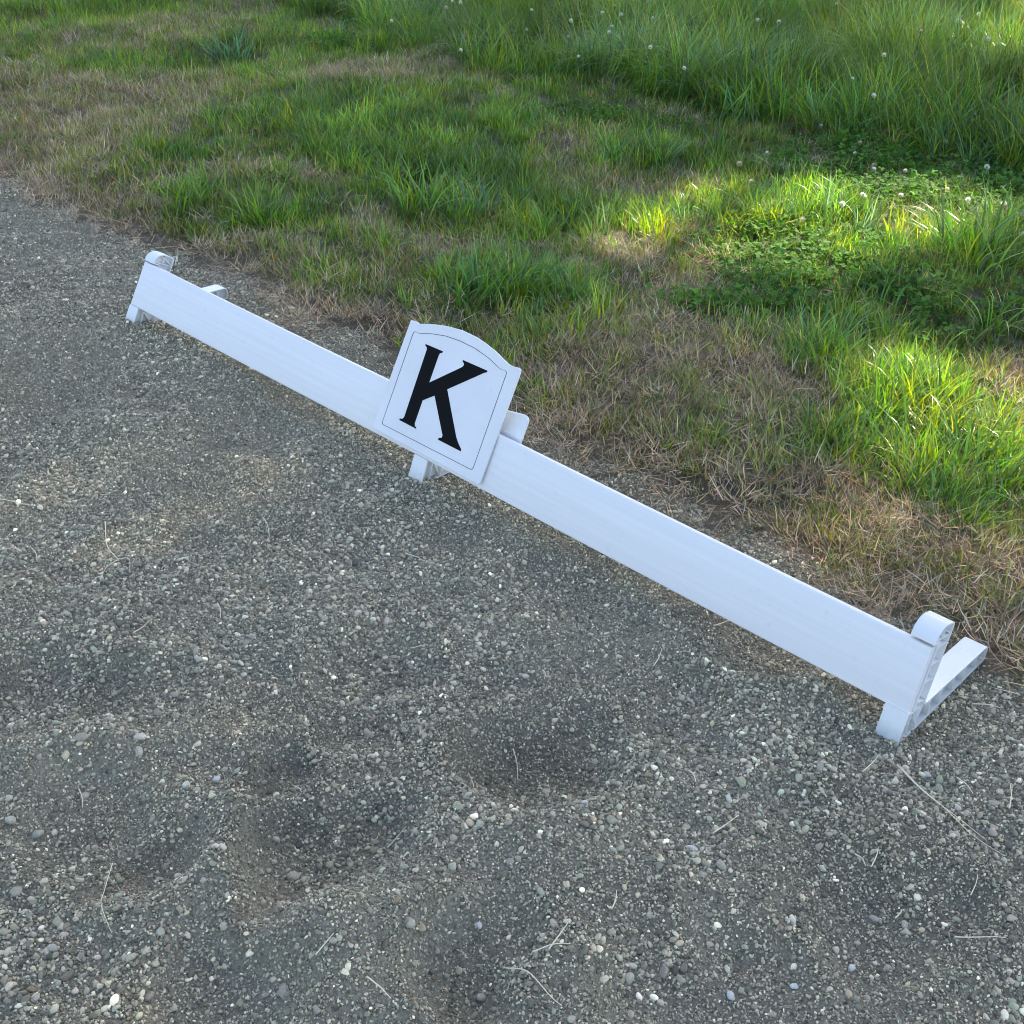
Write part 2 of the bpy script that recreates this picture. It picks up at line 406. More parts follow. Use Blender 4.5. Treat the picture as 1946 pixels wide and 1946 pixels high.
BL = [(588, 268), (606, 276), (630, 287), (700, 286), (760, 290), (900, 312), (1050, 364), (1200, 440), (1330, 532), (1400, 597), (1440, 637), (1465, 655), (1505, 668), (1517, 680), (1518, 698),
      (1182, 1650), (1172, 1670), (1155, 1678), (265, 1222), (250, 1208), (250, 1190), (560, 295), (570, 274)]
bl = [np.array(p_) for p_ in trace(BL)]; n_ = len(bl); cen = sum(bl)/n_
inn = [p_+(cen-p_)/np.linalg.norm(cen-p_)*.0013 for p_ in bl]
v = []; f = []
for i in range(n_):
    v += [PS(*[bl[i][0], SOFF-.0001, bl[i][1]]), PS(bl[i][0], SOFF-.0006, bl[i][1]), PS(inn[i][0], SOFF-.0006, inn[i][1]), PS(inn[i][0], SOFF-.0001, inn[i][1])]
for i in range(n_):
    for j in range(4): f.append((i*4+j, i*4+(j+1) % 4, ((i+1) % n_)*4+(j+1) % 4, ((i+1) % n_)*4+j))
unparent_shift(mesh_obj('border_line', v, f, M_INK, sg))
# rounded plate of the hanger behind the rail, its shoulder showing beside the sign
HB = [(900, 850), (905, 762), (962, 779), (985, 784.5), (998, 788.5), (1003.5, 793), (1005, 800), (1003, 806), (991, 839), (975, 885), (960, 890)]
hp = [onplane(x, y, .026) for x, y in HB]
unparent_shift(plate('hanger_plate', hp, .021, .031, M_STAND, sg, .003))
bx = min(p_[0] for p_ in SIGN)+.06; sx1 = max(p_[0] for p_ in SIGN)
unparent_shift(plate('saddle', [(bx+.03, A+H+.001), (bx+.09, A+H+.001), (bx+.09, A+H+.006), (bx+.03, A+H+.006)], -.0075, .030, M_STAND, sg, .001))

# ------------------------------------------------------------------ instanced stuff
LIB = bpy.data.collections.new('shapes')           # shapes kept outside the scene
def proto(col, name, verts, faces, bc, mat, smooth=True):
    me = bpy.data.meshes.new(name)
    verts = np.asarray(verts, float)
    me.from_pydata(verts.tolist(), [], faces); me.update()
    if bc is not None:
        at = me.attributes.new('bc', 'FLOAT_COLOR', 'POINT'); at.data.foreach_set('color', np.asarray(bc, np.float32).ravel())
    me.polygons.foreach_set('use_smooth', [smooth]*len(me.polygons)); me.materials.append(mat)
    if col is None: return me
    o = bpy.data.objects.new(name, me); col.objects.link(o); return me
def scatter(name, col, P_, rot, scl, tint, idx, label, cat, parent=None):
    n_ = len(P_); me = bpy.data.meshes.new(name); me.vertices.add(n_); me.vertices.foreach_set('co', np.asarray(P_, np.float32).ravel())
    for nm, ty, key, dat in (('rot', 'FLOAT_VECTOR', 'vector', rot), ('scl', 'FLOAT_VECTOR', 'vector', scl)):
        me.attributes.new(nm, ty, 'POINT').data.foreach_set(key, np.asarray(dat, np.float32).ravel())
    t4 = np.ones((n_, 4), np.float32); t4[:, :3] = tint
    me.attributes.new('tint', 'FLOAT_COLOR', 'POINT').data.foreach_set('color', t4.ravel())
    me.attributes.new('idx', 'INT', 'POINT').data.foreach_set('value', np.asarray(idx, np.int32))
    o = bpy.data.objects.new(name, me); COL.objects.link(o)
    g = bpy.data.node_groups.new(name, 'GeometryNodeTree')
    g.interface.new_socket('Geometry', in_out='INPUT', socket_type='NodeSocketGeometry')
    g.interface.new_socket('Geometry', in_out='OUTPUT', socket_type='NodeSocketGeometry')
    N, K = g.nodes, g.links
    gi = N.new('NodeGroupInput'); go = N.new('NodeGroupOutput')
    m2p = N.new('GeometryNodeMeshToPoints'); K.new(gi.outputs[0], m2p.inputs[0])
    ci = N.new('GeometryNodeCollectionInfo'); ci.inputs[0].default_value = col; ci.inputs[1].default_value = True; ci.inputs[2].default_value = True
    ip = N.new('GeometryNodeInstanceOnPoints'); ip.inputs['Pick Instance'].default_value = True
    K.new(m2p.outputs[0], ip.inputs['Points']); K.new(ci.outputs[0], ip.inputs['Instance'])
    def na(nm, ty):
        a_ = N.new('GeometryNodeInputNamedAttribute'); a_.data_type = ty; a_.inputs[0].default_value = nm; return a_.outputs[0]
    K.new(na('idx', 'INT'), ip.inputs['Instance Index'])
    er = N.new('FunctionNodeEulerToRotation'); K.new(na('rot', 'FLOAT_VECTOR'), er.inputs[0]); K.new(er.outputs[0], ip.inputs['Rotation'])
    K.new(na('scl', 'FLOAT_VECTOR'), ip.inputs['Scale'])
    K.new(ip.outputs[0], go.inputs[0])
    md = o.modifiers.new('scatter', 'NODES'); md.node_group = g
    tag(o, label, cat, kind='stuff')
    return o

# visible region of the ground with a margin for a step to the side
def inview(x, y, mx=400, my=260, z=0.0):
    P_ = np.stack([x, y, np.full_like(x, z)], 1)-CAM; dz = P_ @ AX_F
    u = 973+FPX*(P_ @ AX_R)/dz; v_ = 973-FPX*(P_ @ AX_U)/dz
    return (dz > .3) & (u > -mx) & (u < 1946+mx) & (v_ > -my) & (v_ < 1946+my)

# ---- pebbles
def ico(sub):
    bm = bmesh.new(); bmesh.ops.create_icosphere(bm, subdivisions=sub, radius=1)
    v = np.array([q.co[:] for q in bm.verts]); f = [tuple(x.index for x in q.verts) for q in bm.faces]; bm.free(); return v, f
C_PEB = bpy.data.collections.new('pebble_shapes')
PEBM = []
rg = np.random.default_rng(3)
for k in range(10):
    v, f = ico(2); s = rg.uniform(.0, 10, 3)
    axs = np.array([1, rg.uniform(.65, .95), rg.uniform(.45, .75)])
    nz = np.zeros(len(v))
    for q in range(3):
        d = rg.normal(size=3); d /= np.linalg.norm(d); nz += .16*np.sin((v @ d)*rg.uniform(1.5, 3.2)+rg.uniform(0, 6))
    v = v*(1+nz)[:, None]
    for q in range(7 if k % 2 else 3):                   # worn facets
        d = rg.normal(size=3); d /= np.linalg.norm(d); ht = rg.uniform(.5, .8); t_ = v @ d; ex = np.maximum(t_-ht, 0)
        v = v-ex[:, None]*d*.85
    v = v*axs
    PEBM.append(proto(C_PEB, 'pebble_shape_%02d' % k, v, f, None, M_PEB))
C_GRIT = bpy.data.collections.new('grit_shapes')
for k in range(5):
    v, f = ico(1); v = v*(1+rg.uniform(-.38, .38, len(v)))[:, None]*np.array([1, rg.uniform(.6, .95), rg.uniform(.5, .8)])
    proto(C_GRIT, 'grit_shape_%02d' % k, v, f, None, M_PEB, False)

def stone_tint(n_, rg_):
    base = np.array([[.17, .172, .165], [.23, .228, .212], [.115, .115, .11], [.24, .222, .19], [.17, .19, .175], [.31, .30, .27], [.20, .18, .175], [.42, .41, .37], [.58, .56, .50], [.26, .21, .16]])
    pr = np.array([.22, .20, .18, .10, .10, .09, .06, .035, .010, .04]); pr /= pr.sum()
    base = base*.55+base.mean(1, keepdims=True)*.45                 # mostly plain grey
    return base[rg_.choice(len(base), n_, p=pr)]*np.array([1.98, 1.72, 1.20])*rg_.uniform(.42, 1.6, (n_, 1))*rg_.uniform(.95, 1.05, (n_, 3))
def scatter_gravel(density, rlo, rhi, pw, seed, coarse):
    rg_ = np.random.default_rng(seed); x0, x1, y0, y1 = -3.9, 5.2, -2.3, .75
    n_ = int((x1-x0)*(y1-y0)*density); x = rg_.uniform(x0, x1, n_); y = rg_.uniform(y0, y1, n_)
    k = inview(x, y); x, y = x[k], y[k]
    dist = np.hypot(np.hypot(x-CAM[0], y-CAM[1]), CAM[2])
    c = fbm(x*2.6+4, y*2.6, 41, 3); near = sstep(4.2, 2.4, dist)
    if coarse:
        pr = np.clip((c-.45)*5.0+.42, .22, 1)*(.6+.4*near)
    else:
        pr = np.clip(1-sstep(3.0, 6.5, dist)*.65, .2, 1)
    pr = pr*(1-sstep(.0, .16, y-edge_y(x)))
    k = rg_.random(len(x)) < pr; x, y = x[k], y[k]; n_ = len(x)
    r_ = rlo+(rhi-rlo)*rg_.random(n_)**pw
    return x, y, r_, rg_
x, y, r_, rg_ = scatter_gravel(13000, .0032, .0080, 2.4, 101, True)
n_ = len(x); z = hz(x, y)+r_*.18
order = None
rot = np.stack([rg_.normal(0, .35, n_), rg_.normal(0, .35, n_), rg_.uniform(0, 6.28, n_)], 1)
scatter('loose_gravel', C_PEB, np.stack([x, y, z], 1), rot, np.stack([r_]*3, 1), stone_tint(n_, rg_), rg_.integers(0, 10, n_), 'loose rounded grey pebbles strewn over the gravel yard', 'gravel')
x, y, r_, rg_ = scatter_gravel(54000, .0015, .0040, 1.4, 102, False)
n_ = len(x); z = hz(x, y)+r_*.25
rot = rg_.uniform(0, 6.28, (n_, 3))
scatter('fine_grit', C_GRIT, np.stack([x, y, z], 1), rot, np.stack([r_]*3, 1), stone_tint(n_, rg_), rg_.integers(0, 5, n_), 'fine dark grit between the pebbles of the gravel yard', 'grit')
print('gravel', n_)

# the largest single pebbles: pieces of the gravel ground
PX = [(555, 1635, 13, 1.3), (700, 1390, 12, 1.2), (1108, 1555, 8, 2.6), (1316, 1632, 9, 2.4), (1553, 1480, 11, 1.0), (1155, 1525, 10, 1.0), (1365, 1665, 11, 1.1), (1555, 1615, 9, 1.0), (1510, 1880, 9, 2.2),
      (1025, 1740, 9, 1.2), (1040, 1640, 6, 1.5), (780, 1805, 13, 1.2), (910, 1775, 8, 2.2), (540, 1895, 13, 1.0), (915, 1880, 11, 1.2), (1620, 1835, 9, 2.3), (275, 1435, 11, 1.6), (270, 1455, 11, 1.4), (165, 1445, 12, 1.0),
      (200, 1360, 9, 1.7), (70, 1580, 11, 1.2), (25, 1570, 11, 1.3), (160, 1505, 9, 1.3), (360, 1520, 8, 1.8), (415, 1500, 8, 2.6), (375, 1260, 9, 1.2), (380, 1275, 8, 1.5), (250, 1160, 7, 1.7), (480, 1215, 8, 1.2), (680, 1180, 8, 1.8),
      (1380, 1540, 8, 2.0), (1440, 1555, 8, 1.5), (1720, 1760, 9, 1.3), (1660, 1740, 9, 1.2), (1880, 1600, 9, 1.1), (1500, 1650, 8, 1.0), (640, 1850, 10, 1.1), (430, 1790, 10, 1.2), (100, 1800, 10, 1.3), (1390, 1890, 9, 2.2),
      (1812, 1555, 7, 1.9), (1760, 1480, 7, 2.0), (1120, 1870, 9, 1.0), (1230, 1760, 8, 1.2), (860, 1690, 9, 1.3), (345, 1690, 9, 1.3), (500, 1715, 9, 1.4), (1500, 1770, 8, 2.0), (30, 1700, 10, 1.0), (1000, 1290, 7, 1.6), (1445, 1145, 6, 1.5), (400, 980, 6, 2.0), (330, 485, 4, 2.6)]
rg_ = np.random.default_rng(55)
used = []
def add_pebble(x, y, r_, tint):
    me = PEBM[int(rg_.integers(0, 10))]; o = bpy.data.objects.new('pebble', me); COL.objects.link(o); o.parent = gravel
    o.location = (x, y, float(hz(x, y))+r_*.25); o.rotation_euler = (rg_.normal(0, .3), rg_.normal(0, .3), rg_.uniform(0, 6.28))
    o.scale = (r_, r_, r_); o['tint'] = [float(q) for q in tint]; used.append((x, y))
for px, py, rp, br in PX:
    P_ = gnd(px, py); dist = np.linalg.norm(P_-CAM); t_ = np.array([.37, .325, .235])*br*rg_.uniform(.97, 1.03, 3)
    add_pebble(P_[0], P_[1], rp*dist/FPX*1.05, np.minimum(t_, [.62, .58, .50]))
tries = 0
while len(used) < 250 and tries < 6000:
    tries += 1; px, py = rg_.uniform(0, 1946), 1000+946*rg_.random()**.7
    P_ = gnd(px, py)
    if P_[1] > -.08 and P_[0] < L+.1: continue
    if P_[1] > .2: continue
    if fbm(np.array([P_[0]*2.6+4]), np.array([P_[1]*2.6]), 41, 3)[0] < .46: continue
    add_pebble(P_[0], P_[1], rg_.uniform(.0075, .0105), stone_tint(1, rg_)[0])

# ---- grass blades
def blades(n_, hlo, hhi, wid, rad, tilt, curl, seed, segs=4, dry_tip=.25, dry_blade=.08, base_dark=.5, flat=False):
    g = np.random.default_rng(seed); V = []; F = []; C = []
    for i in range(n_):
        a_ = g.uniform(0, 6.283); rr = rad*math.sqrt(g.random()); bx_, by_ = rr*math.cos(a_), rr*math.sin(a_)
        az = a_+g.normal(0, .9) if g.random() < .7 else g.uniform(0, 6.283)
        h = g.uniform(hlo, hhi); tl = abs(g.normal(0, tilt))+ (rr/rad)*tilt*.6; cu = g.uniform(.2, 1)*curl
        if flat: tl = g.uniform(.9, 1.5); cu = g.uniform(-.9, .7)
        wd = wid*g.uniform(.6, 1.25); tw = g.normal(0, .5)
        d = np.array([math.cos(az), math.sin(az), 0]); sd = np.array([-math.sin(az+tw), math.cos(az+tw), 0])
        p_ = np.array([bx_, by_, -.004 if not flat else g.uniform(.002, .02)]); st = h/segs; th = tl; k0 = len(V)
        col = np.ones(3)*g.uniform(.45, 1.65); dry = g.random() < dry_blade
        if dry: col = np.array([2.6, 1.5, 1.6])*g.uniform(.6, 1.1)
        else: col = col*np.array([g.uniform(.8, 1.35), 1, g.uniform(.7, 1.3)])
        tipd = g.random()*dry_tip*2
        for s in range(segs+1):
            u = s/segs; ww = wd*(1-u**1.7)*(.75+.25*min(1, u*4)) if s < segs else 0
            cc = col*(1-base_dark*(1-min(1, u*2.5))*.4)  # blade colour darker towards its base
            cc = cc*(1+np.array([.9, .35, .2])*tipd*max(0, u-.55)*2)
            if s < segs:
                V += [p_-sd*ww/2, p_+sd*ww/2]; C += [[*cc, 1]]*2
            else:
                V += [p_]; C += [[*cc, 1]]
            p_ = p_+st*(math.sin(th)*d+math.cos(th)*np.array([0, 0, 1])); th += cu/segs*(1+u)
        for s in range(segs-1): F.append((k0+2*s, k0+2*s+1, k0+2*s+3, k0+2*s+2))
        F.append((k0+2*segs-2, k0+2*segs-1, k0+2*segs))
    return np.array(V), F, np.array(C)
def lib(name, specs, mat):
    c = bpy.data.collections.new(name+'_shapes')
    for i, s in enumerate(specs): proto(c, '%s_shape_%02d' % (name, i), *blades(**s), mat)
    return c, len(specs)

C_MOWN, N_MOWN = lib('mown', [dict(n_=20, hlo=.025, hhi=.080, wid=.0044, rad=.045, tilt=.35, curl=.7, seed=200+i) for i in range(8)], M_BLADE)
C_LUSH, N_LUSH = lib('lush', [dict(n_=20, hlo=.06, hhi=.18, wid=.0068, rad=.05, tilt=.32, curl=1.0, seed=230+i, dry_tip=.15, dry_blade=.04) for i in range(8)], M_BLADE)
C_DRY, N_DRY = lib('dry', [dict(n_=28, hlo=.018, hhi=.062, wid=.0026, rad=.05, tilt=.5, curl=.6, seed=260+i, dry_blade=0, base_dark=.2) for i in range(8)], M_STRAW)
C_THA, N_THA = lib('thatch', [dict(n_=26, hlo=.02, hhi=.075, wid=.0023, rad=.07, tilt=1, curl=.3, seed=290+i, dry_blade=0, base_dark=0, flat=True) for i in range(8)], M_STRAW)
C_TALL, N_TALL = lib('tall', [dict(n_=20, hlo=.12, hhi=.42, wid=.0056+.001*(i % 3), rad=.06, tilt=.26+.03*i, curl=.6+.2*i, seed=320+i, segs=6, dry_tip=.2, dry_blade=.05, base_dark=1.0) for i in range(10)], M_BLADE)

# seed heads for the meadow: thin stems with a loose panicle of tiny grains
C_SEED = bpy.data.collections.new('seed_shapes')
for k in range(6):
    g = np.random.default_rng(400+k); V = []; F = []; C = []
    for b_ in range(5):
        az = g.uniform(0, 6.28); d = np.array([math.cos(az), math.sin(az), 0]); th = abs(g.normal(0, .18)); h = g.uniform(.32, .5)
        p_ = np.array([*g.normal(0, .03, 2), 0.]); sd = np.array([-d[1], d[0], 0]); seg = 6; pts_ = []
        k0 = len(V)
        for s in range(seg+1):
            V += [p_-sd*.0006, p_+sd*.0006]; C += [[.9, .95, .7, 1]]*2; pts_.append(p_.copy())
            p_ = p_+h/seg*(math.sin(th)*d+math.cos(th)*np.array([0, 0, 1])); th += g.uniform(.02, .12)
        for s in range(seg): F.append((k0+2*s, k0+2*s+1, k0+2*s+3, k0+2*s+2))
        top = pts_[-1]; dr = pts_[-1]-pts_[-2]; dr /= np.linalg.norm(dr); wide = g.uniform(.006, .028)
        for q in range(34):
            u = g.random(); c_ = top-dr*.10*u+g.normal(0, 1, 3)*wide*(.25+.75*u)*np.array([1, 1, .4])
            e1 = g.normal(0, 1, 3); e1 /= np.linalg.norm(e1); e2 = np.cross(e1, g.normal(0, 1, 3)); e2 /= np.linalg.norm(e2)
            k0 = len(V); V += [c_-e1*.0032, c_+e2*.0011, c_+e1*.0032, c_-e2*.0011]; F.append((k0, k0+1, k0+2, k0+3)); C += [[*(np.array([1.5, 1.15, .95])*g.uniform(.8, 1.3)), 1]]*4
    proto(C_SEED, 'seed_shape_%02d' % k, np.array(V), F, np.array(C), M_STRAW, False)

# clover leaves
C_CLO = bpy.data.collections.new('clover_shapes')
def clover_mesh(seed, n_=16, rad=.055, hlo=.012, hhi=.05):
    g = np.random.default_rng(seed); V = []; F = []; C = []
    for i in range(n_):
        a_ = g.uniform(0, 6.28); rr = rad*math.sqrt(g.random()); h = g.uniform(hlo, hhi)
        b0 = np.array([rr*math.cos(a_), rr*math.sin(a_), 0]); t0 = b0*1.15+np.array([g.normal(0, .008), g.normal(0, .008), h])
        k0 = len(V); sd = np.array([.0007, 0, 0]); V += [b0-sd, b0+sd, t0+sd, t0-sd]; F.append((k0, k0+1, k0+2, k0+3)); C += [[.9, 1, .8, 1]]*4
        nrm = np.array([g.normal(0, .33), g.normal(0, .33), 1]); nrm /= np.linalg.norm(nrm)
        e1 = np.cross(nrm, [1, .3, 0]); e1 /= np.linalg.norm(e1); e2 = np.cross(nrm, e1); ph = g.uniform(0, 6.28)
        r_ = g.uniform(.0042, .0080); cb = g.uniform(.6, 1.5)
        for q in range(3):
            t_ = ph+q*2.094; dr = math.cos(t_)*e1+math.sin(t_)*e2; pr = -math.sin(t_)*e1+math.cos(t_)*e2
            k0 = len(V)
            for (u, w_, z_) in ((0, 0, 0), (.55, .62, .12), (1.15, .78, .16), (1.62, .45, .14), (1.7, 0, .02), (1.62, -.45, .14), (1.15, -.78, .16), (.55, -.62, .12), (.95, 0, .0)):
                V.append(t0+r_*(u*dr+w_*pr+z_*nrm)); C.append([cb*g.uniform(.95, 1.05), cb, cb*.9, 1])
            for s in range(7): F.append((k0+s, k0+s+1, k0+8))
            F.append((k0+7, k0, k0+8))
    return np.array(V), F, np.array(C)
for k in range(8): proto(C_CLO, 'clover_shape_%02d' % k, *clover_mesh(500+k), M_CLOVER)

# ---- where each kind of growth stands (centres picked on the photo, spread in metres)
def blobs(x, y, lst):
    v = np.zeros_like(x)
    for px, py, r_, a_ in lst:
        c = gnd(px, py); v = v+a_*np.exp(-((x-c[0])**2+(y-c[1])**2)/(r_*r_))
    return v
DRY = [(150, 200, .6, .7), (60, 300, .4, .6), (400, 180, .3, .6), (330, 60, .5, .5), (560, 350, .12, .7), (700, 430, .14, .7), (860, 460, .12, .6), (1180, 500, .14, .7), (1000, 330, .14, .6), (260, 235, .45, 1.1), (60, 180, .4, .8), (270, 100, .4, .8), (640, 150, .32, .9), (590, 180, .2, .6), (760, 140, .4, .8), (430, 345, .14, 1), (1130, 365, .28, .9), (1290, 438, .17, 1.1), (1090, 285, .3, .8), (1290, 545, .16, 1.1),
       (1150, 660, .26, 1), (1400, 750, .30, 1.1), (1250, 640, .22, .9), (1050, 770, .25, 1), (1500, 1000, .2, .9), (1720, 1000, .22, 1), (1870, 1080, .22, 1), (1600, 1090, .22, 1), (1910, 720, .13, 1.1), (1570, 780, .10, .8), (650, 600, .2, .9),
       (470, 480, .22, .9), (120, 400, .4, .8), (1180, 820, .18, .9), (1330, 900, .16, .8), (150, 290, .3, .5), (1000, 160, .3, .3), (420, 560, .2, .8), (860, 610, .2, .7), (1800, 900, .12, .5), (1880, 1200, .2, .8), (1040, 660, .2, .6), (900, 110, .25, .5), (1350, 480, .12, .5)]
GREEN = [(600, 270, .4, 1), (700, 215, .35, .8), (370, 375, .17, 1.1), (500, 425, .17, 1), (780, 320, .4, 1.2), (930, 350, .25, .8), (1030, 410, .3, .9), (900, 540, .25, 1.1), (1050, 560, .18, .8), (1210, 430, .18, .9), (1380, 420, .25, 1), (1230, 310, .3, .9),
         (1500, 400, .3, 1), (450, 100, .3, .8), (700, 100, .3, 1), (200, 130, .25, .6), (180, 20, .5, 1), (1550, 700, .14, 1), (1640, 780, .12, 1.1), (1740, 760, .16, 1.3), (1830, 880, .16, 1.2), (1850, 500, .3, 1.2), (1650, 620, .14, .8), (1600, 860, .12, .6), (300, 300, .2, .5),
         (1750, 940, .12, .9), (450, 250, .25, .7), (1900, 1000, .1, .5), (1000, 250, .3, .4)]
CLOV = [(1500, 540, .30, 1.2), (1440, 600, .16, 1), (1700, 350, .45, 1.3), (1860, 370, .4, 1.3), (1480, 470, .25, .9), (1700, 560, .25, .9), (650, 90, .25, 1), (1600, 300, .3, 1), (1300, 250, .3, .5), (1120, 230, .3, .6), (1800, 640, .16, .7), (740, 40, .35, 1), (820, 60, .3, 1), (1340, 610, .12, .8), (1950, 600, .2, .8), (1000, 60, .4, .5)]
def field(seed, density, x0=-8.0, x1=5.0, y0=.1, y1=4.6, my=140):
    g = np.random.default_rng(seed); n_ = int((x1-x0)*(y1-y0)*density)
    x = g.uniform(x0, x1, n_); y = g.uniform(y0, y1, n_); k = inview(x, y, 420, my+60); x, y = x[k], y[k]
    return x, y, g
def masks(x, y):
    d = y-edge_y(x); tl = np.interp(x, TALL_X, TALL_Y)+(fbm(x*1.7, x*0, 61, 3)-.5)*.5-y    # >0 in front of the meadow
    dry = blobs(x, y, DRY)*1.1-.12+(fbm(x*1.7, y*1.7, 81, 4)-.5)*1.5; grn = blobs(x, y, GREEN)+.10+(fbm(x*1.9+7, y*1.9, 85, 4)-.5)*1.5
    return d, tl, dry, grn, blobs(x, y, CLOV)+(fbm(x*3, y*3, 91, 3)-.5)*.8
def keep_clear(x, y):                    # nothing grows through the rail, the stands' bodies or the sign
    k = np.ones(len(x), bool)
    for sx, _ in STANDS: k &= ~((x > sx-.03) & (x < sx+W+.03) & (y > -.05) & (y < FL+.02))
    return k & (y > .16)
GREENC = np.array([.130, .250, .036]); DARKG = np.array([.072, .165, .032]); YELG = np.array([.24, .335, .040]); OLIVE = np.array([.215, .235, .066])
STRAW = np.array([.52, .44, .28]); TAN = np.array([.42, .335, .21]); BROWN = np.array([.26, .19, .12]); BLUEG = np.array([.10, .19, .085])
def mixcol(g, n_, cols, pr):
    pr = np.array(pr)/sum(pr); i = g.choice(len(cols), n_, p=pr); j = g.choice(len(cols), n_, p=pr); t_ = g.random((n_, 1))*.5
    c = np.array(cols); return (c[i]*(1-t_)+c[j]*t_)*g.uniform(.8, 1.2, (n_, 1))
def put(name, col, nproto, x, y, g, slo, shi, tint, label, cat, tiltsd=.12, dz=0., sway=False):
    n_ = len(x); s = g.uniform(slo, shi, n_); z = topz(x, y)+dz
    rot = np.stack([g.normal(0, tiltsd, n_), g.normal(0, tiltsd, n_), g.uniform(0, 6.283, n_)], 1)
    if sway: rot[:, 0] += (fbm(x*1.4, y*1.4, 151, 2)-.5)*1.3; rot[:, 1] += (fbm(x*1.4+9, y*1.4, 153, 2)-.5)*1.3; rot[:, 2] = g.uniform(-.6, .6, n_)
    print(name, n_)
    return scatter(name, col, np.stack([x, y, z], 1), rot, np.stack([s, s, s*g.uniform(.8, 1.2, n_)], 1), tint, g.integers(0, nproto, n_), label, cat)

# thatch: flat dead stalks
x, y, g = field(601, 420, y0=.0)
d, tl, dry, grn, clo = masks(x, y)
pr = np.clip(.26+.45*dry-.35*grn, .08, .8)*sstep(-.10, .05, d)+.42*np.exp(-((d-.02)/.09)**2)
k = (g.random(len(x)) < pr) & (tl > -.4) & keep_clear(x, y); x, y = x[k], y[k]
put('dead_thatch', C_THA, N_THA, x, y, g, .6, 1.25, mixcol(g, len(x), [STRAW, TAN, BROWN], [.4, .4, .25]), 'flattened dead grass stalks matted along the verge', 'thatch', .15, .003)
# short dry grass
x, y, g = field(602, 700)
d, tl, dry, grn, clo = masks(x, y)
pr = np.clip(.22+.75*dry-.6*np.maximum(grn, 0)-.4*np.maximum(clo, 0), .04, .95)*sstep(.0, .12, d)
k = (g.random(len(x)) < pr) & (tl > -.1) & keep_clear(x, y); x, y = x[k], y[k]
put('dry_grass', C_DRY, N_DRY, x, y, g, .7, 1.35, mixcol(g, len(x), [STRAW, TAN, OLIVE*1.1, BROWN, GREENC], [.22, .30, .34, .16, .10])*(.45+1.05*fbm(x*4, y*4, 117, 2))[:, None], 'short parched tan grass in patches on the verge', 'grass')
# short mown green grass
x, y, g = field(603, 620)
d, tl, dry, grn, clo = masks(x, y)
pr = np.clip(.60-.42*dry+.55*grn-.3*np.maximum(clo, 0), .22, 1)*sstep(.04, .2, d)
k = (g.random(len(x)) < pr) & (tl > -.2) & keep_clear(x, y); x, y = x[k], y[k]
dr = np.clip(masks(x, y)[2], 0, 1)[:, None]*.6
put('mown_grass', C_MOWN, N_MOWN, x, y, g, .7, 1.3, mixcol(g, len(x), [GREENC, DARKG, YELG, OLIVE], [.42, .2, .2, .25])*(1-dr)*(.35+1.2*fbm(x*5, y*5, 113, 2))[:, None]+OLIVE*1.1*dr, 'short mown green grass covering the verge', 'grass')
# longer lush grass in the greenest places
x, y, g = field(604, 420)
d, tl, dry, grn, clo = masks(x, y)
pr = np.clip((grn-.42)*1.2, 0, .95)*sstep(.1, .25, d)
k = (g.random(len(x)) < pr) & (tl > -.2) & keep_clear(x, y); x, y = x[k], y[k]
put('lush_grass', C_LUSH, N_LUSH, x, y, g, .6, 1.05, mixcol(g, len(x), [GREENC, DARKG, YELG, BLUEG], [.5, .26, .18, .12])*(.35+1.2*fbm(x*4, y*4, 115, 2))[:, None], 'longer lush green grass in clumps on the verge', 'grass')
# clover
x, y, g = field(605, 420, y1=5.0)
d, tl, dry, grn, clo = masks(x, y)
pr = np.clip((clo-.25)*1.0, 0, .85)*sstep(.1, .2, d)
k = (g.random(len(x)) < pr) & (tl > -.7) & keep_clear(x, y); x, y = x[k], y[k]
put('clover_leaves', C_CLO, 8, x, y, g, .8, 1.35, mixcol(g, len(x), [np.array([.085, .185, .034]), np.array([.115, .22, .036]), np.array([.06, .135, .032])], [.5, .3, .3]), 'low mats of round clover leaves in the grass', 'clover')
# tall meadow
x, y, g = field(606, 380, -9, 4.0, 3.0, 12.5, 60)
d, tl, dry, grn, clo = masks(x, y)
pr = sstep(.02, -.22, tl)*np.clip(.55+fbm(x*1.5, y*1.5, 97, 3)*.9, .3, 1)
k = (g.random(len(x)) < pr); x, y = x[k], y[k]
b_ = (fbm(x*.8, y*.8, 99, 3)-.5)[:, None]*2.2
tint = mixcol(g, len(x), [GREENC*1.15, BLUEG*1.4, YELG*1.1, DARKG*1.2], [.4, .30, .25, .10]); tint = tint*(1-np.clip(b_, 0, .7))+YELG*np.clip(b_, 0, .7)
fr = sstep(.0, -.5, np.interp(x, TALL_X, TALL_Y)-y)
hs = np.clip(.45+1.15*fbm(x*2.1+3, y*2.1, 107, 3), .55, 1.25)*(.86+.14*fr)
tint = tint*(.35+1.1*fbm(x*3.3, y*3.3, 109, 2))[:, None]
o_ = put('tall_meadow_grass', C_TALL, N_TALL, x, y, g, hs*.8, hs*1.1, tint, 'tall uncut meadow grass beyond the mown verge', 'grass', .10, 0., True)
x, y, g = field(607, 40, -9, 4.0, 3.6, 12.5, 60)
tl = np.interp(x, TALL_X, TALL_Y)-y
k = (tl < -.15) & (g.random(len(x)) < np.clip(fbm(x*.9, y*.9, 103, 3)*2.4-.8, .05, 1)); x, y = x[k], y[k]
put('meadow_seed_heads', C_SEED, 6, x, y, g, .75, 1.05, mixcol(g, len(x), [np.array([.24, .19, .12]), np.array([.20, .20, .10])], [.6, .4]), 'thin flowering grass stems with brownish seed heads in the meadow', 'grass')

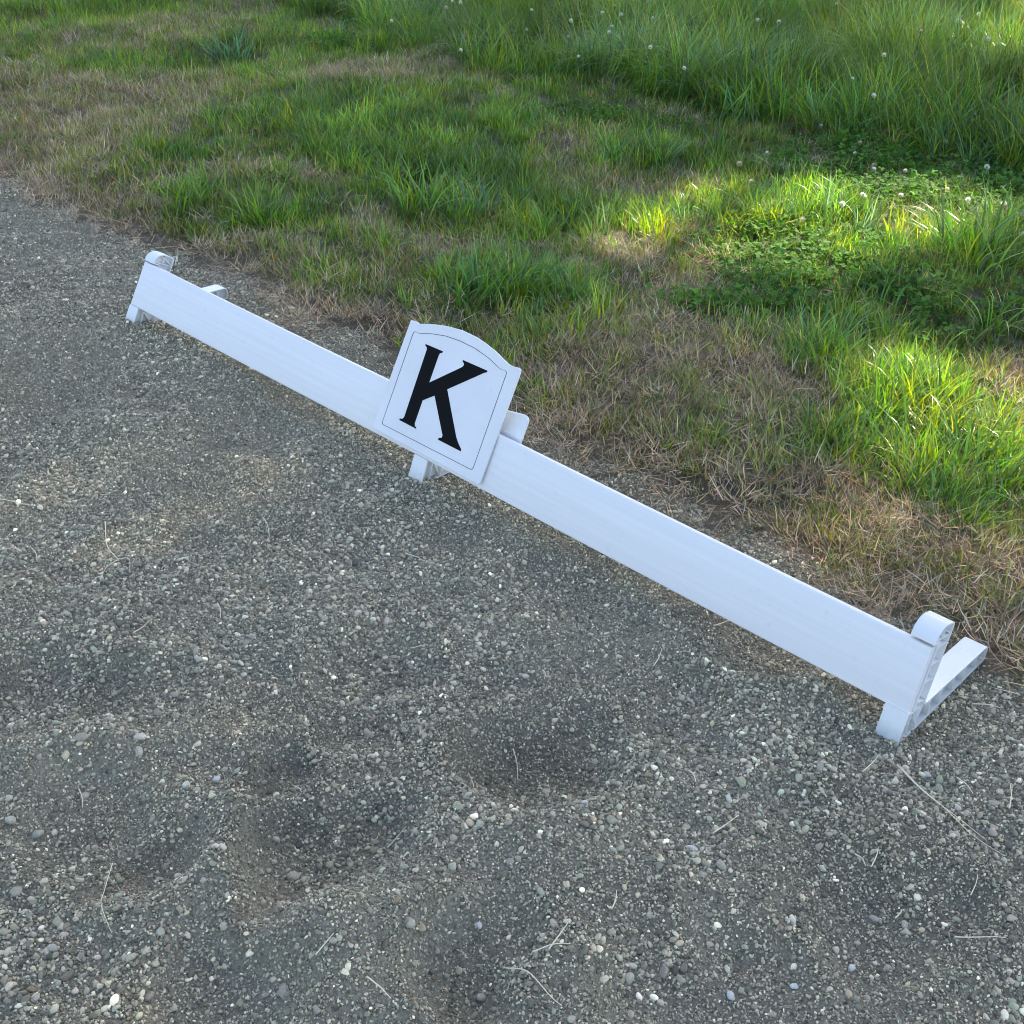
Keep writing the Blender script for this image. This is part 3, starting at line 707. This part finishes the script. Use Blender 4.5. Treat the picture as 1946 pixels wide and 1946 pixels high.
# ------------------------------------------------------------------ single grass tufts
def tuft_mesh(name, **kw): return proto(None, name, *blades(**kw), M_BLADE)
T_BIG = [tuft_mesh('tuft_blades', n_=120, hlo=.12, hhi=.30, wid=.0080, rad=.11, tilt=.42, curl=1.25, seed=700+i, segs=6, dry_tip=.12, dry_blade=.03) for i in range(3)]
T_MED = [tuft_mesh('tuft_blades', n_=80, hlo=.08, hhi=.20, wid=.0068, rad=.08, tilt=.40, curl=1.1, seed=720+i, segs=5, dry_tip=.12, dry_blade=.04) for i in range(4)]
T_ARCH = [tuft_mesh('tuft_blades', n_=26, hlo=.22, hhi=.42, wid=.0085, rad=.05, tilt=.5, curl=2.0, seed=740+i, segs=9, dry_tip=.1, dry_blade=.0) for i in range(3)]
def tuft(px, py, meshes, s, tint, label, group=None, i=0):
    P_ = gnd(px, py); z = float(topz(np.array([P_[0]]), np.array([P_[1]]))[0])
    o = bpy.data.objects.new('grass_tuft', meshes[i % len(meshes)]); COL.objects.link(o)
    o.location = (P_[0], P_[1], z-.004); o.rotation_euler = (0, 0, (px*.37+py*.11) % 6.28); o.scale = (s, s, s); o['tint'] = [float(q) for q in tint]
    tag(o, label, 'grass tuft', group); return o
tuft(895, 575, T_BIG, 1.0, DARKG*1.25, 'large dark green tuft of broad blades just behind the letter sign', None, 0)
tuft(990, 560, T_BIG, .9, GREENC, 'broad green tuft beside the large dark one behind the letter sign', None, 1)
tuft(1080, 585, T_MED, 1.0, DARKG*1.3, 'low dark green tuft spreading towards the dry grass behind the sign', None, 2)
tuft(800, 400, T_BIG, 1.0, GREENC*1.1, 'tall upright tuft of long pale-tipped blades in the verge middle', None, 2)
tuft(905, 400, T_BIG, .85, BLUEG*1.2, 'bluish green tuft beside the tall upright one', None, 0)
tuft(360, 400, T_MED, 1.05, GREENC, 'rounded green tuft beside the gravel edge, nearest the far rail end', None, 0)
tuft(505, 440, T_MED, 1.05, GREENC, 'dense fine green tuft beside the gravel edge behind the far rail end', None, 1)
tuft(440, 118, T_BIG, .95, BLUEG*1.15, 'spiky blue-green tuft standing alone among brown thatch', None, 1)
tuft(1850, 520, T_BIG, 1.25, GREENC*1.05, 'big arching green tuft among the clover', None, 2)
tuft(1745, 805, T_BIG, .85, YELG*.9, 'bright yellow-green tuft catching the sun above the dry bank', None, 0)
tuft(1850, 920, T_BIG, .85, GREENC*1.1, 'green tuft over the brown hollow near the rail end', None, 1)
tuft(1360, 210, T_ARCH, .8, BLUEG*1.5, 'few broad pale blue-green blades splaying at the meadow edge', None, 0)
tuft(1120, 175, T_ARCH, .6, BLUEG*1.4, 'small splay of pale arching blades beside a dead tussock', None, 1)
tuft(1900, 250, T_ARCH, .8, GREENC*1.3, 'fan of long stiff blades leaning from the meadow edge', None, 2)
tuft(1880, 640, T_ARCH, .8, GREENC*1.2, 'long looping blades hanging over the clover', None, 1)
tuft(640, 70, T_ARCH, .6, BLUEG*1.3, 'arching pale blades above the dark clover bank', None, 0)
GS = 'small green grass tufts on the mown verge'
SMALL = [(620, 300, 1, 0, 'small green tuft in the long grass between brown patches'), (700, 250, .9, 0, 'small green tuft in the far long grass of the verge'), (660, 330, .9, 2, 'light green tuft left of the tall upright tuft'), (540, 350, .8, 0, 'small green tuft above the fine tuft by the gravel edge'),
         (860, 250, .8, 3, 'small dark tuft behind the tall upright tuft'), (760, 240, .8, 1, 'small yellowish tuft behind the tall upright tuft'), (200, 150, .8, 0, 'small green tuft alone in far brown turf'), (1030, 440, .85, 2, 'light green tuft right of the bluish tuft'),
         (1120, 420, .75, 0, 'small green tuft beside bare brown earth'), (1170, 320, .8, 3, 'small dark tuft above the bare brown earth'), (1240, 330, .95, 0, 'green tuft with arching blades above the bare earth'), (1250, 460, .9, 1, 'small yellow-green tuft at the edge of the sunlit patch'),
         (1390, 440, .9, 1, 'yellow-green tuft inside the sunlit patch'), (1460, 440, .8, 1, 'yellow-green tuft between the sunlit patch and clover'), (1420, 330, .8, 0, 'small green tuft behind the sunlit patch'), (1560, 720, .85, 2, 'light green tuft below the clover mat'),
         (1510, 720, .7, 0, 'thin green tuft where clover meets dry grass'), (1660, 820, .9, 2, 'light green tuft beside the bright yellow-green one'), (1690, 660, .8, 0, 'small green tuft at the near side of the clover'), (1610, 900, .7, 0, 'small green tuft alone in the dry bank'),
         (1790, 990, .75, 3, 'small dark tuft below the green tuft over the hollow'), (720, 480, .75, 2, 'small light tuft in brown turf behind the rail'), (930, 500, .8, 2, 'light green tuft rising behind the large dark one'), (840, 540, .9, 0, 'green tuft leaning out beside the large dark one'), (1030, 540, .9, 3, 'dark tuft between the broad green tuft and low dark tuft'),
         (740, 360, 1, 0, 'green tuft beside the foot of the tall upright one'), (860, 380, 1, 2, 'light green tuft between the tall upright and bluish tufts'), (1800, 470, 1, 0, 'green tuft behind the big arching tuft'), (1900, 460, 1, 2, 'light green tuft beside the big arching tuft'), (1800, 840, .9, 1, 'yellow-green tuft beside the bright sunlit one'), (1880, 860, .9, 2, 'light green tuft above the brown hollow')]
for i, (px, py, s, c, lb) in enumerate(SMALL): tuft(px, py, T_MED, s, [GREENC, YELG*.9, GREENC*1.25, DARKG*1.3][c], lb, GS, i)

# dead tussocks at the foot of the meadow
T_DEAD = proto(None, 'dead_stalks', *blades(n_=420, hlo=.05, hhi=.14, wid=.0016, rad=.10, tilt=1, curl=.5, seed=760, dry_blade=0, base_dark=0, flat=True), M_STRAW)
vv = np.empty(len(T_DEAD.vertices)*3); T_DEAD.vertices.foreach_get('co', vv); vv = vv.reshape(-1, 3)
vv[:, 2] += .075*np.exp(-(vv[:, 0]**2+vv[:, 1]**2)/.008)*np.random.default_rng(1).uniform(.6, 1.0, len(vv)); T_DEAD.vertices.foreach_set('co', vv.ravel()); T_DEAD.update()
for px, py, s, lb in ((1535, 240, 1.25, 'brown matted tussock of dead grass under the meadow edge'), (1630, 240, .6, 'small dead tussock between two larger ones at the meadow edge'),
                      (1710, 272, .85, 'low dead tussock beside dark clover at the meadow edge'), (1850, 312, .85, 'flat reddish dead tussock under leaning meadow blades'),
                      (945, 112, 1.0, 'dead brown tussock below arching blades by the clover bank'), (1190, 185, .8, 'dead tussock beside a splay of pale blades')):
    P_ = gnd(px, py); o = bpy.data.objects.new('dead_tussock', T_DEAD); COL.objects.link(o)
    o.location = (P_[0], P_[1], float(topz(P_[0:1], P_[1:2])[0])); o.scale = (s*1.15, s*.85, s*.5); o.rotation_euler = (0, 0, .8+px*.7 % .6); o['tint'] = [float(q) for q in BROWN*.8]
    tag(o, lb, 'tussock')

# ------------------------------------------------------------------ white clover flowers
g = np.random.default_rng(800); V = []; F = []; C = []
for q in range(70):                                  # head of little upright florets
    zc = 1-2*(q+.5)/70; ph = q*2.39996; rr = math.sqrt(max(0, 1-zc*zc)); d = np.array([rr*math.cos(ph), rr*math.sin(ph), zc])
    if zc < -.75: continue
    sd = np.cross(d, [0, 0, 1.01]); sd /= np.linalg.norm(sd); up = np.cross(sd, d); k0 = len(V); ln = g.uniform(.9, 1.15)
    base = d*.35; tip = d*ln+np.array([0, 0, .18])
    V += [base-sd*.06, base+sd*.06, tip*.75+sd*.19, tip, tip*.75-sd*.19]; F += [(k0, k0+1, k0+2), (k0, k0+2, k0+4), (k0+4, k0+2, k0+3)]
    tc_ = np.array([.78, .78, .72]) if zc > -.2 else np.array([.62, .56, .48]); C += [[*(tc_*.55), 1]]*2+[[*tc_, 1]]*3
ME_HEAD = proto(None, 'flower_head', np.array(V), F, np.array(C), M_FLOWER, False)
V = []; F = []; C = []
for s in range(5):
    u = s/4; c_ = np.array([.12*u*u, .05*math.sin(u*3), u])
    for q in range(4): V.append(c_+np.array([math.cos(q*1.571), math.sin(q*1.571), 0])*.012); C.append([.10, .17, .06, 1])
for s in range(4):
    for q in range(4): F.append((s*4+q, s*4+(q+1) % 4, s*4+4+(q+1) % 4, s*4+4+q))
ME_STEM = proto(None, 'stem', np.array(V), F, np.array(C), M_FLOWER)
FL_V = [(1550, 318), (1660, 322), (1640, 372), (1720, 325), (1662, 315), (1800, 360), (1840, 380), (1908, 388), (1936, 408), (1600, 388), (1644, 375), (1712, 372), (1405, 312), (1428, 345), (1457, 292), (1625, 292), (1635, 272), (1875, 318), (1797, 270), (1560, 240), (1698, 268), (1772, 215), (1932, 232), (1944, 445), (1526, 418)]
FL_M = [(1000, 57), (1158, 62), (1163, 52), (875, 5), (848, 15), (744, 40), (875, 96), (1145, 25), (1168, 12), (1085, 40), (1100, 108), (1240, 35), (1270, 32), (1440, 38), (1660, 182), (1620, 150), (1690, 5), (1480, 42), (1236, 90), (1590, 8), (1080, 70), (1860, 27), (1878, 75), (1300, 130), (1230, 5), (1950, 120), (1010, 20), (1820, 40), (1750, 60), (1680, 105), (860, 3), (1180, 28)]
def flower(px, py, hgt, label, group, i):
    P_ = gnd(px, py, hgt); gz = float(topz(P_[0:1], P_[1:2])[0]); P_ = gnd(px, py, gz+hgt)
    e = empty('clover_flower', (P_[0], P_[1], gz-.005)); tag(e, label if i % 4 else label.replace('white clover', 'faded brownish clover'), 'flower', group)
    hs = hgt+.005; a_ = (i*2.4) % 6.28
    st = bpy.data.objects.new('stem', ME_STEM); COL.objects.link(st); st.parent = e; st.scale = (hs*.6, hs*.6, hs); st['tint'] = [1., 1., 1.]; st.rotation_euler = (0, 0, a_)
    tipx, tipy = .6*hs*(.12), .6*hs*.05*math.sin(3)
    st.location = (-(tipx*math.cos(a_)-tipy*math.sin(a_)), -(tipx*math.sin(a_)+tipy*math.cos(a_)), 0)
    r_ = .0105+.0045*((i*7) % 5)/5; brn = (1., .97, .9) if i % 4 else (.8, .68, .5)
    hd = bpy.data.objects.new('flower_head', ME_HEAD); COL.objects.link(hd); hd.parent = e; hd.location = (0, 0, hs); hd.scale = (r_, r_, r_*.9); hd.rotation_euler = (.5*math.sin(i), .5*math.cos(i*1.7), a_); hd['tint'] = list(brn)
for i, (px, py) in enumerate(FL_V): flower(px, py, .055+.02*((i*3) % 4)/4, 'white clover flower '+('in the shade by the meadow edge' if py < 300 else 'at the lower edge of the clover mat' if py > 385 else 'near the sunlit grass patch' if px < 1610 else 'standing over the low clover mat'), 'clover flowers on the verge', i)
for i, (px, py) in enumerate(FL_M): flower(px, py, .26+.06*((i*3) % 5)/5, 'white clover flower '+('above the dark clover bank' if px < 900 else 'deep in the tall meadow grass' if py < 45 else 'at the front of the tall meadow grass'), 'clover flowers in the meadow', i+40)

# ------------------------------------------------------------------ straws lying on the gravel
M_STALK, n, l, p = newmat('bleached_straw'); p.inputs['Base Color'].default_value = (.80, .68, .46, 1); p.inputs['Roughness'].default_value = .7
def straw(name, pxs, rad, label, group=None, lift=.0105):
    pts_ = []; Q = [np.array(q, float) for q in pxs]; Q = [2*Q[0]-Q[1]]+Q+[2*Q[-1]-Q[-2]]
    for i in range(1, len(Q)-2):                      # smooth curve through the traced points
        a_, b_, c_, d_ = Q[i-1:i+3]
        for k in range(5 if i < len(Q)-3 else 6):
            u = k/5; pts_.append(.5*(2*b_+(c_-a_)*u+(2*a_-5*b_+4*c_-d_)*u*u+(3*b_-a_-3*c_+d_)*u**3))
    P_ = []
    for q in pts_:
        w_ = gnd(*q); P_.append(np.array([w_[0], w_[1], float(topz(w_[0:1], w_[1:2])[0])+lift]))
    zz = np.array([q[2] for q in P_]); zz = np.convolve(np.pad(zz, 2, 'edge'), [.15, .2, .3, .2, .15], 'valid')
    for q, v_ in zip(P_, zz): q[2] = v_
    P_ = np.array(P_); c0 = P_[len(P_)//2].copy(); V = []; F = []
    for i, q in enumerate(P_):
        t_ = P_[min(i+1, len(P_)-1)]-P_[max(i-1, 0)]; t_ /= np.linalg.norm(t_)+1e-9; s_ = np.cross(t_, [0, 0, 1]); s_ /= np.linalg.norm(s_)+1e-9; u_ = np.cross(s_, t_)
        r_ = rad*(1-.55*i/len(P_))
        for k in range(5): V.append(q-c0+r_*(math.cos(k*1.2566)*s_+math.sin(k*1.2566)*u_))
    for i in range(len(P_)-1):
        for k in range(5): F.append((i*5+k, i*5+(k+1) % 5, i*5+5+(k+1) % 5, i*5+5+k))
    F += [tuple(range(5))[::-1], tuple((len(P_)-1)*5+k for k in range(5))]
    o = mesh_obj(name, V, F, M_STALK, None, True); o.location = tuple(c0)
    return tag(o, label, 'straw', group)
straw('straw', [(1701, 1465), (1760, 1535), (1800, 1575), (1868, 1617)], .0012, 'long pale straw on the gravel in front of the ribbed stand')
straw('straw', [(1708, 1470), (1770, 1545), (1830, 1605), (1905, 1643)], .0011, 'long bent straw crossing beside another before the ribbed stand')
straw('straw', [(955, 1850), (1000, 1885), (1040, 1925), (1066, 1946)], .0012, 'pale greenish straw curving over coarse pebbles')
straw('straw', [(214, 1640), (198, 1690), (197, 1740), (215, 1785)], .0010, 'thin curved straw beside a hoof print')
tw = straw('dry_rootlet', [(201, 998), (204, 1038), (226, 1074), (222, 1077), (203, 1092), (190, 1120)], .0012, 'forked dry rootlet with curled ends lying on the gravel')
for seg in ([(226, 1074), (248, 1078), (250, 1105)],):
    s_ = straw('side_root', seg, .0010, None); s_.parent = tw; s_.location = s_.location-tw.location
    for k in ('label', 'category'):
        if k in s_: del s_[k]
GST = 'short straws scattered on the gravel'
SH = [[(0, 955), (68, 963)], [(0, 1043), (42, 1047)], [(500, 990), (512, 1018)], [(415, 1158), (420, 1185)], [(258, 1232), (285, 1208)], [(770, 1055), (805, 1078)], [(780, 1230), (815, 1236)], [(60, 1040), (70, 1065)], [(1355, 1200), (1395, 1183)], [(1240, 1285), (1255, 1258)],
      [(1352, 1606), (1400, 1574)], [(1620, 1640), (1640, 1665)], [(1650, 1670), (1660, 1645)], [(1812, 1500), (1842, 1532)], [(1635, 1485), (1665, 1450)], [(1810, 1792), (1900, 1814)], [(1840, 1715), (1848, 1693)], [(1845, 1345), (1900, 1352)], [(1910, 1560), (1912, 1515)], [(1160, 1760), (1168, 1727)],
      [(735, 1600), (772, 1580)], [(1305, 1492), (1318, 1518)], [(1040, 1855), (1075, 1810)], [(700, 1905), (745, 1935)], [(1010, 1850), (1080, 1848)], [(560, 1500), (575, 1530)], [(1700, 1750), (1712, 1738)], [(975, 1420), (985, 1460)], [(1030, 1290), (1034, 1310)], [(605, 1870), (640, 1845)], [(150, 1500), (155, 1530)], [(900, 1500), (890, 1470)]]
for s in SH:
    mx, my = (s[0][0]+s[1][0])/2, (s[0][1]+s[1][1])/2; ln = math.hypot(s[0][0]-s[1][0], s[0][1]-s[1][1])
    where = ('in front of the ribbed stand' if mx > 1580 else 'on gravel below the bare half of the rail' if my < 1420 and mx > 950 else 'on gravel before the letter sign' if my < 1300 and mx > 350 else 'near the forked dry rootlet' if my < 1300 else 'on coarse pebbles among hoof prints')
    straw('straw', [s[0], [mx+3, my-2], s[1]], .0013, ('very short' if ln < 36 else 'short')+' bleached straw lying '+where, GST)

# ------------------------------------------------------------------ unseen tree added beyond the meadow, its crown cut to throw the dappled shade
PATCH = [  # sunlit places on the ground: photo pixel, radius, share of leaves that open
    (1290, 462, .40, 1), (1400, 455, .52, 1), (1520, 445, .56, 1), (1640, 440, .50, 1), (1740, 415, .40, .95), (1480, 500, .36, 1), (1850, 770, .34, 1), (1760, 815, .34, 1), (1930, 800, .36, 1), (1680, 870, .24, .9), (1900, 880, .28, .9),
    (1560, 1060, .20, .7), (1870, 1060, .2, .6), (150, 1150, .45, .16), (1800, 60, .9, .75), (1940, 160, .7, .75), (1650, 40, .6, .5), (1250, 1150, .15, .2), (880, 400, .2, .3), (640, 60, .3, .2)]
PW = [(gnd(a_, b_), r_, q_) for a_, b_, r_, q_ in PATCH]
tree = empty('shade_tree', (-2.2, 16.5, 0)); tag(tree, 'unseen leafy tree added behind the meadow to shade the verge and gravel', 'tree')
M_BARK, n, l, p = newmat('bark'); tc = n.new('ShaderNodeTexCoord'); t = noise(n, l, tc.outputs['Object'], 9, 5, .7)
r = ramp(n, l, t.outputs[0], [(.3, (.07, .055, .04)), (.7, (.16, .13, .10))]); l.new(r.outputs[0], p.inputs['Base Color']); p.inputs['Roughness'].default_value = .95
g = np.random.default_rng(900)
def limb(p0, p1, r0, r1, name, parent, k=10, seg=6):
    p0 = np.array(p0, float); p1 = np.array(p1, float); V = []; F = []; d = p1-p0; d /= np.linalg.norm(d); s_ = np.cross(d, [.3, .9, .2]); s_ /= np.linalg.norm(s_); u_ = np.cross(d, s_)
    for i in range(seg+1):
        u = i/seg; c_ = p0+(p1-p0)*u+(g.normal(0, .12, 3)*(0 < i < seg)); r_ = (r0+(r1-r0)*u)*(1.35 if i == 0 and r0 > .2 else 1)
        for q in range(k): V.append(c_+r_*(math.cos(q*6.283/k)*s_+math.sin(q*6.283/k)*u_)*g.uniform(.94, 1.06))
    for i in range(seg):
        for q in range(k): F.append((i*k+q, i*k+(q+1) % k, (i+1)*k+(q+1) % k, (i+1)*k+q))
    return mesh_obj(name, V, F, M_BARK, parent, True)
limb((0, 0, -.3), (.1, .1, 7.5), .42, .26, 'trunk', tree)
tips = []
for q in range(12):
    a_ = q*2.4; h0 = 3.2+q*.4; e_ = np.array([math.cos(a_)*g.uniform(3, 5), math.sin(a_)*g.uniform(2, 3.2), h0+g.uniform(1.5, 5)])
    limb((.05, .05, h0), e_, .15, .04, 'branch', tree, 7, 5)
N_LEAF = 84000
c_ = np.stack([g.uniform(-8.5, 8.5, N_LEAF*2), g.uniform(-3.5, 3.5, N_LEAF*2), g.uniform(3.4, 18.6, N_LEAF*2)], 1)
q = np.abs(c_[:, 0]/8.4)**3+(c_[:, 1]/3.6)**2+np.abs((c_[:, 2]-11.0)/7.6)**3
c_ = c_[q+.25*(fbm(c_[:, 0]*.5, c_[:, 2]*.5, 111, 3)-.5) < 1][:N_LEAF]
wp = c_+np.array([-2.2, 16.5, 0]); tt = wp[:, 2]/SUN[2]; gx = wp[:, 0]-tt*SUN[0]; gy = wp[:, 1]-tt*SUN[1]
op = np.zeros(len(c_))
for P_, r_, q_ in PW:
    dd = np.sqrt((gx-P_[0])**2+(gy-P_[1])**2)/r_+(fbm(gx*5, gy*5, 121, 2)-.5)*.5
    op = np.maximum(op, q_*(1-sstep(.8, 1.15, dd)))
patchy = fbm(gx*1.2, gz_ if False else gy*1.2, 131, 3)
# leaves are cut away by cell along the sun's path to light the chosen patches
cell = _h(np.floor(gx*9), np.floor(gy*9), 141)
keep = ~((op > .85) | (cell < op))
c_ = c_[keep]; n_ = len(c_)
e1 = g.normal(0, 1, (n_, 3)); e1 /= np.linalg.norm(e1, axis=1)[:, None]; e2 = np.cross(e1, g.normal(0, 1, (n_, 3))); e2 /= np.linalg.norm(e2, axis=1)[:, None]
sz = g.uniform(.085, .155, (n_, 1))
V = np.stack([c_-e1*sz, c_+e2*sz*.6, c_+e1*sz, c_-e2*sz*.6], 1).reshape(-1, 3)
F = np.arange(n_*4).reshape(-1, 4).tolist()
cc = np.repeat(np.array([.05, .10, .025])*g.uniform(.7, 1.3, (n_, 1)), 4, 0); C = np.concatenate([cc, np.ones((len(cc), 1))], 1)
me = proto(None, 'crown', V, F, C, M_BLADE, False)
cr = bpy.data.objects.new('crown', me); COL.objects.link(cr); cr.parent = tree; cr['tint'] = [1., 1., 1.]
print('leaves', n_)
